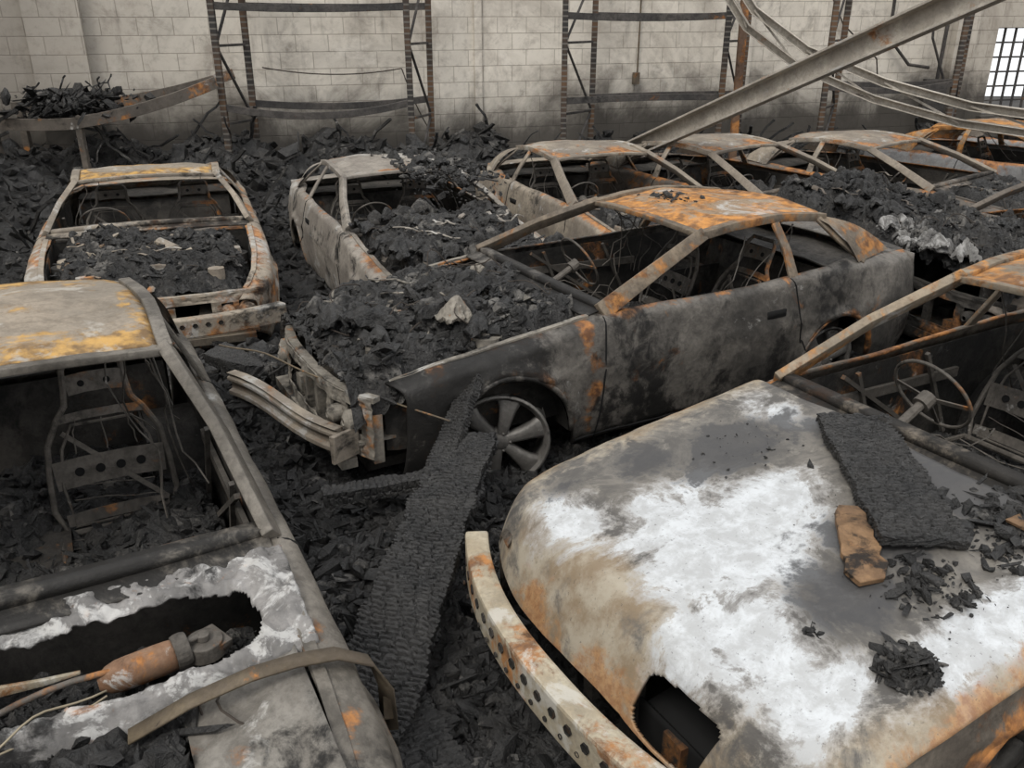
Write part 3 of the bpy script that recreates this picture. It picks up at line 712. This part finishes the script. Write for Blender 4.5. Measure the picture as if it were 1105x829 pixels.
def car_debris(root,fn,n,name,lo=.02,hi=.08,flat=.6):
    mb=MB(); chunks(mb,n,fn,lo,hi,flat); return mb.obj(name,[M['char'],M['char2']],root)
def slabs(root,n,x0,x1,y0,y1,z0,zs=.06,lo=.08,hi=.28,name='charred_roofing_slabs',third=None,p1=.2,p2=0,mound=0):
    mb=MB()
    for _ in range(n):
        x=random.uniform(x0,x1);y=random.uniform(y0,y1);a=random.uniform(lo,hi);b=random.uniform(lo*.6,hi*.6)
        R=Matrix.Rotation(random.uniform(0,PI),3,'Z')@Matrix.Rotation(random.gauss(0,.22),3,'X')@Matrix.Rotation(random.gauss(0,.22),3,'Y')
        xm=(x-(x0+x1)/2)/((x1-x0)/2); ym=(y-(y0+y1)/2)/((y1-y0)/2)
        c=Vector((x,y,z0+random.uniform(0,zs)+mound*max(0,1-.7*(xm*xm+ym*ym)))); sd=random.random()*90
        nu=max(8,int(a/.011));nv=max(6,int(b/.011))
        def g(u,v): 
            uu=u-.5;vv=v-.5
            rr=1+.4*noise.noise(Vector((math.cos(math.atan2(vv,uu))*1.3,math.sin(math.atan2(vv,uu))*1.3,sd)))+.15*noise.noise(Vector((uu*9,vv*9,sd)))
            q=min(1,math.hypot(uu,vv)*2)
            p=Vector((uu*a*rr,vv*b*rr,.05*noise.noise(Vector((u*2.5,v*2.5,sd)))-.07*q*q+.8*crust(u*a,v*b,sd)))
            return c+R@p
        q=random.random()
        mb.grid(g,nu,nv,2 if q<p2 else (1 if q<p2+p1 else 0))
    return mb.obj(name,[M['char'],M['char2'],third or M['char2']],root,False,.022)
slabs(A,34,.22,1.45,-.52,.50,.77,.08,third=M['baseA'],p2=.08,p1=.3,mound=.10,lo=.10,hi=.34); slabs(D,16,.3,1.4,-.5,.5,.78,.06,third=M['carD'],p2=.12); slabs(E,38,.2,1.9,-.7,.7,.86,.10,p1=.3,mound=.10)
slabs(F_,14,.2,1.4,-.5,.5,.86,.06); slabs(G,30,.2,1.9,-.7,.7,.88,.08,mound=.12); slabs(H,14,.2,1.4,-.6,.6,.82,.08); slabs(J,44,.1,1.6,-.75,.65,.86,.08,third=M['ashsheet'],p2=.7,hi=.4)
slabs(E,20,2.2,3.3,-.65,.05,1.20,.10,name='charred_roofing_on_roof')
car_debris(E,lambda:(random.uniform(1.4,3.3),random.uniform(-.70,.05),random.uniform(1.0,1.28) if random.random()<.4 else 1.23),800,'rubble_on_roof',.015,.07)
car_debris(A,lambda:(random.gauss(2.68,.08),random.gauss(.18,.08),1.225),60,'rubble_on_roof',.01,.06)

# ------------------------------------------------------------------ floor + walls
def slab(name,c,size,mat,rotz=0,loc=(0,0,0)):
    mb=MB(); mb.box(c,size); o=mb.obj(name,[mat]); o.location=loc; o.rotation_euler=(0,0,rotz); return o
slab('floor',(0,0,-.05),(44,44,.1),M['floor'],0,(2,6,0))
WA=math.atan(.3); wc,ws=math.cos(WA),math.sin(WA); WD=12.9
def W(a,o,z): return Vector((a*wc+o*ws, WD+a*ws-o*wc, z))
wx0,wx1,wz0,wz1=8.34,9.45,.76,2.14
mb=MB(); T=.2; HT=5.0; XL,XR=-9.0,14.0
for (x0,x1,z0,z1) in ((XL,wx0,0,HT),(wx1,XR,0,HT),(wx0,wx1,0,wz0),(wx0,wx1,wz1,HT)):
    mb.box(((x0+x1)/2,T/2,(z0+z1)/2),(x1-x0,T,z1-z0))
for (a,w,d) in ((-5.75,.62,.14),(-.50,.10,.05),(3.7,.12,.05),(7.6,.4,.14)):
    mb.box((a,-d/2,HT/2),(w,d,HT))
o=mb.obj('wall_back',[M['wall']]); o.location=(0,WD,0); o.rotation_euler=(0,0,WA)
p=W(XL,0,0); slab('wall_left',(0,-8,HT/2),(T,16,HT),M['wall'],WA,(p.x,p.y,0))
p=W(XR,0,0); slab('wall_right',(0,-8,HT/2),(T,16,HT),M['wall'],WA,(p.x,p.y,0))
mb=MB()
for i in range(6):
    a=wx0+(wx1-wx0)*i/5; mb.box((a,.08,(wz0+wz1)/2),(.03,.03,wz1-wz0))
for i in range(7):
    z=wz0+(wz1-wz0)*i/6; mb.box(((wx0+wx1)/2,.08,z),(wx1-wx0,.028,.028))
o=mb.obj('window_1',[M['racksteel']]); o.location=(0,WD,0); o.rotation_euler=(0,0,WA)
mb=MB(); mb.box(((wx0+wx1)/2,-.03,wz0-.04),(wx1-wx0+.2,.16,.07)); o=mb.obj('trim_1',[M['wall']]); o.location=(0,WD,0); o.rotation_euler=(0,0,WA)
mb=MB()
mb.tube([W(1.90,.05,5),W(1.90,.05,1.55)],.012,8); mb.box(W(1.88,.06,1.48),(.10,.07,.16))
mb.obj('electrical_conduit',[M['strap']])
mb=MB()
mb.tube([W(6.1,.1,5),W(6.15,.1,2.0),W(6.6,.1,1.6),W(7.0,.1,1.55)],.025,8); mb.tube([W(7.2,.16,5),W(7.15,.16,1.1)],.03,8); mb.box(W(7.1,.2,1.1),(.35,.15,.55))
mb.tube([W(6.7,.1,5),W(6.8,.3,2.0),W(7.2,.3,1.3)],.02,6)
mb.obj('drain_pipes',[M['racksteel']])
mb=MB()
def sagp(p0,p1,s,n=14): return [p0.lerp(p1,i/n)-Vector((0,0,s*4*(i/n)*(1-i/n))) for i in range(n+1)]
mb.tube(sagp(W(-3.4,.2,1.72),W(-1.6,.2,1.68),.08),.008,5); mb.tube(sagp(W(-1.6,.2,1.68),W(-1.2,.3,.8),.1),.008,5)
mb.tube([W(5.0,.1,2.6),W(5.2,.2,2.2),W(5.9,.2,1.7),W(6.0,.2,1.3)],.012,5)
mb.obj('hanging_cables',[M['wiredark']])

# ------------------------------------------------------------------ pallet racks
def rack(name,fl,fr,dv,beams,mat,postm,h=4.2,sagv=.12):
    root=bpy.data.objects.new(name,None); C.objects.link(root)
    fl=Vector((*fl,0));fr=Vector((*fr,0));dv=Vector((*dv,0))
    mb=MB();mp=MB()
    for q in (fl,fr):
        for e in (q,q+dv):
            lean=Vector((random.uniform(-.05,.05),0,0)); mp.sweep([e,e+lean+Vector((0,0,h))],.075,.065,0,(0,1,0))
            mp.box(e+Vector((0,0,.01)),(.14,.14,.02))
        z=.2
        i=0
        while z<h-.95:
            a,b=(q,q+dv) if i%2==0 else (q+dv,q)
            mb.sweep([a+Vector((0,0,z)),b+Vector((0,0,z+.9))],.03,.03,0,(1,0,0)); mb.sweep([a+Vector((0,0,z)),b+Vector((0,0,z))],.03,.03,0,(1,0,0)); z+=.9;i+=1
    for (z,sg) in beams:
        for e,ss in ((Vector((0,0,0)),sg),(dv,sg*.5)):
            mb.sweep(sagp(fl+e+Vector((0,0,z)),fr+e+Vector((0,0,z)),ss,12),.04,.085)
    mp.obj('perforated_posts',[postm],root,False,0,.004); mb.obj('beams_and_braces',[mat],root,False,0,.004)
    return root
rack('pallet_rack',(-3.52,11.0),(-1.30,11.65),(.20,.55),((1.30,.13),(2.44,.03)),M['racksteel'],M['post'])
rack('pallet_rack',(.70,12.15),(2.94,12.75),(.42,.55),((1.27,-.02),(2.33,.03)),M['racksteel'],M['post'])
rack('pallet_rack',(4.45,12.9),(6.55,13.5),(.35,.55),((1.4,.08),(2.75,.05)),M['racksteel'],M['post'])
mb=MB(); mb.sweep([(3.12,12.45,0),(3.05,12.45,4.2)],.10,.09,0,(0,1,0)); mb.obj('rusty_column',[M['rackrust']],None,False,0,.008)

CH=[(-.5,-.5),(.5,-.5),(.5,-.40),(-.38,-.40),(-.38,.40),(.5,.40),(.5,.5),(-.5,.5)]
mb=MB()
b0=Vector((1.32,10.3,.86)); b1=Vector((3.21,6.7,2.44)); dd=b1-b0
pts=[b0+dd*t for t in np.linspace(-.2,2.35,20)]
mb.sweep(pts,.10,.21,0,(0,0,1),CH); mb.obj('fallen_roof_purlin',[M['beamsteel']],None,False,0,.003)
mb=MB()
r1=[Vector((x*.955,y*.955,z+.04)) for x,y,z in ((2.75,12.4,2.9),(3.15,12.2,2.35),(3.8,11.9,1.9),(4.7,11.5,1.55),(5.6,11.0,1.32),(6.6,10.3,1.22),(7.8,9.6,1.15))]
r2=[q+Vector((-.05,.1,-.20)) for q in r1]
mb.sweep(r1,.10,.10,0,(0,0,1),CH); mb.sweep(r2,.10,.09,0,(0,0,1),CH)
for i in range(6): mb.sweep([r1[i],r2[i+1]],.025,.025)
mb.obj('collapsed_bar_joist',[M['beamsteel']],None,False,0,.003)
mb=MB()
mb.sweep(sagp(Vector((-6.0,10.15,1.22)),Vector((-5.0,10.2,1.20)),.02,6)+sagp(Vector((-4.9,10.2,1.22)),Vector((-3.54,10.9,1.60)),.05,8),.05,.13,0)
mb.sweep(sagp(Vector((-6.0,10.8,1.32)),Vector((-3.5,11.5,1.66)),.12,10),.05,.12,0)
mb.sweep([(-5.9,10.15,0),(-5.9,10.15,1.3)],.08,.08,0,(0,1,0)); mb.sweep([(-5.9,10.8,0),(-5.9,10.8,1.35)],.08,.08,0,(0,1,0)); mb.sweep([(-4.95,10.22,0),(-4.95,10.22,1.25)],.07,.07,0,(0,1,0))
mb.obj('collapsed_shelf',[M['carG']],None,False,0,.004)
mb=MB()
chunks(mb,1000,lambda:(random.gauss(-5.15,.28),random.gauss(10.5,.15),random.uniform(1.24,1.52)-.0),.02,.13)
for i in range(26): 
    c=Vector((random.gauss(-5.15,.3),10.5,random.uniform(1.3,1.55))); mb.sweep(wander(c,c+Vector((random.uniform(-.5,.5),random.uniform(-.2,.2),random.uniform(-.2,.25))),6,.06),.015,.015)
mb.obj('charred_goods',[M['char'],M['char2']])

# ------------------------------------------------------------------ rubble on floor
foot=[]
for (r,L) in cars:
    foot.append((r.location.x,r.location.y,r.rotation_euler.z,L,.80*r.scale.y))
def incar(x,y,m=0):
    for (ox,oy,ph,L,w) in foot:
        dx=x-ox;dy=y-oy; s=dx*math.cos(ph)+dy*math.sin(ph); l=-dx*math.sin(ph)+dy*math.cos(ph)
        if -m<s<L+m and abs(l)<w+m: return True
    return False
def gh(x,y):
    h=.07+.10*fbm(x,y,1,1.3)+.05*fbm(x,y,8,5)
    h+=.14*math.exp(-((x+1.0)**2+(y-3.2)**2)/1.0)+.30*math.exp(-((x+1.65)**2/.25+(y-4.7)**2/.8))+.10*math.exp(-((x+.3)**2+(y-2.1)**2)/.5)
    a=(x*wc+(y-WD)*ws); o=-(y-WD)*wc+x*ws
    lft=float(np.interp(a,[-7,-4.5,-2,0,3,8],[1.0,.85,.75,.60,.45,.45]))
    h+=lft*max(0,min(1,(2.6-o)/1.6))*(.75+.5*fbm(x,y,5,1.1))
    if incar(x,y,.05): h=min(h,.06)
    return max(.01,h)
mb=MB()
def nearg(u,v):
    x=-2.2+3.2*u;y=1.0+4.2*v; w=noise.noise_vector(Vector((x*9,y*9,1)))*.015
    return (x+w.x,y+w.y,gh(x,y)+1.1*crust(x,y,70)-.02)
mb.grid(nearg,210,275)
mb.m=[1 if fbm(mb.v[f[0]][0],mb.v[f[0]][1],44,2.2)>.20 else 0 for f in mb.f]
def farw(u,v):
    x=-8+18*u; y=.2+16.5*v; o=-(y-WD)*wc+x*ws; a=x*wc+(y-WD)*ws
    return o<.06 or a<-8.8 or (-2.1<x<.9 and 1.1<y<5.1)
mb.grid(lambda u,v:(lambda x,y:(x,y,gh(x,y)+1.3*crust(x*.7,y*.7,71)-.03))(-8+18*u,.2+16.5*v),300,275,0,False,farw)
def smp(x0,x1,y0,y1,m=-.05):
    def f():
        for _ in range(6):
            x=random.uniform(x0,x1);y=random.uniform(y0,y1)
            if not incar(x,y,m): return (x,y,gh(x,y)+.005)
        return None
    return f
chunks(mb,15000,smp(-2.0,.9,1.0,4.9),.010,.065,.75)
chunks(mb,260,smp(-2.0,.6,1.8,5.0),.05,.12,.45)
chunks(mb,6500,smp(-5,5,4,11),.02,.09,.7)
def wl():
    a=random.uniform(-8,9);o=random.uniform(.15,2.8);p=W(a,o,0); 
    if incar(p.x,p.y,0): return None
    return (p.x,p.y,gh(p.x,p.y))
chunks(mb,7500,wl,.02,.16,.6)
for i in range(300):
    q=wl()
    if q: 
        c=Vector(q); e=c+Vector((random.uniform(-.7,.7),random.uniform(-.3,.1),random.uniform(-.05,.5))); mb.sweep(wander(c,e,5,.05),random.uniform(.015,.05),random.uniform(.01,.035),random.choice((0,0,1)))
mb.obj('charred_rubble',[M['char'],M['char2']])

# big charred boards in the aisle
char_plank('charred_board',(-.20,3.72,.48),(-.47,2.02,.30),.27,.05,M['plank'],twist=.3,bend=.04,pitch=.023,cellw=.055,deep=1.5,rough=1.4)
char_plank('charred_board',(-.20,4.02,.66),(-.34,3.50,.40),.13,.05,M['plank'],up=(-.5,-.6,.5),twist=.5,pitch=.02)
char_plank('charred_board',(-.86,3.40,.34),(-.38,3.50,.37),.09,.06,M['plank'],twist=.1,pitch=.03)
char_plank('charred_board',(-.40,2.25,.26),(-.10,1.70,.22),.18,.05,M['plank'],twist=.2)
char_plank('charred_board',(-1.85,5.0,.42),(-1.45,4.55,.48),.16,.07,M['plank'],twist=.4)
mb=MB(); mb.tube(wander((-1.65,4.55,.64),(-.3,3.75,.55),20,.06),.005,6)
mb.obj('loose_cable',[M['strap']],None,True)

# ------------------------------------------------------------------ light
w=bpy.data.worlds.new('overcast_sky'); bpy.context.scene.world=w; w.use_nodes=True
nt=w.node_tree; bg=nt.nodes['Background']; bg.inputs[0].default_value=(.97,.98,1.0,1); bg.inputs[1].default_value=1.22
sd=bpy.data.lights.new('soft_daylight','SUN'); sd.energy=2.2; sd.angle=math.radians(22); sd.color=(1,.96,.90)
so=bpy.data.objects.new('soft_daylight',sd); C.objects.link(so); so.rotation_euler=(math.radians(30),math.radians(-20),0); so.location=(-3,-2,8)
# ------------------------------------------------------------------ camera
cd=bpy.data.cameras.new('camera'); cd.sensor_width=36; cd.lens=36*930/1105; cd.clip_start=.02
co=bpy.data.objects.new('camera',cd); C.objects.link(co); co.location=(0,0,2.36); co.rotation_euler=(math.radians(90-23.3),0,0)
sc=bpy.context.scene; sc.camera=co
sc.view_settings.view_transform='Standard'; sc.view_settings.look='None'
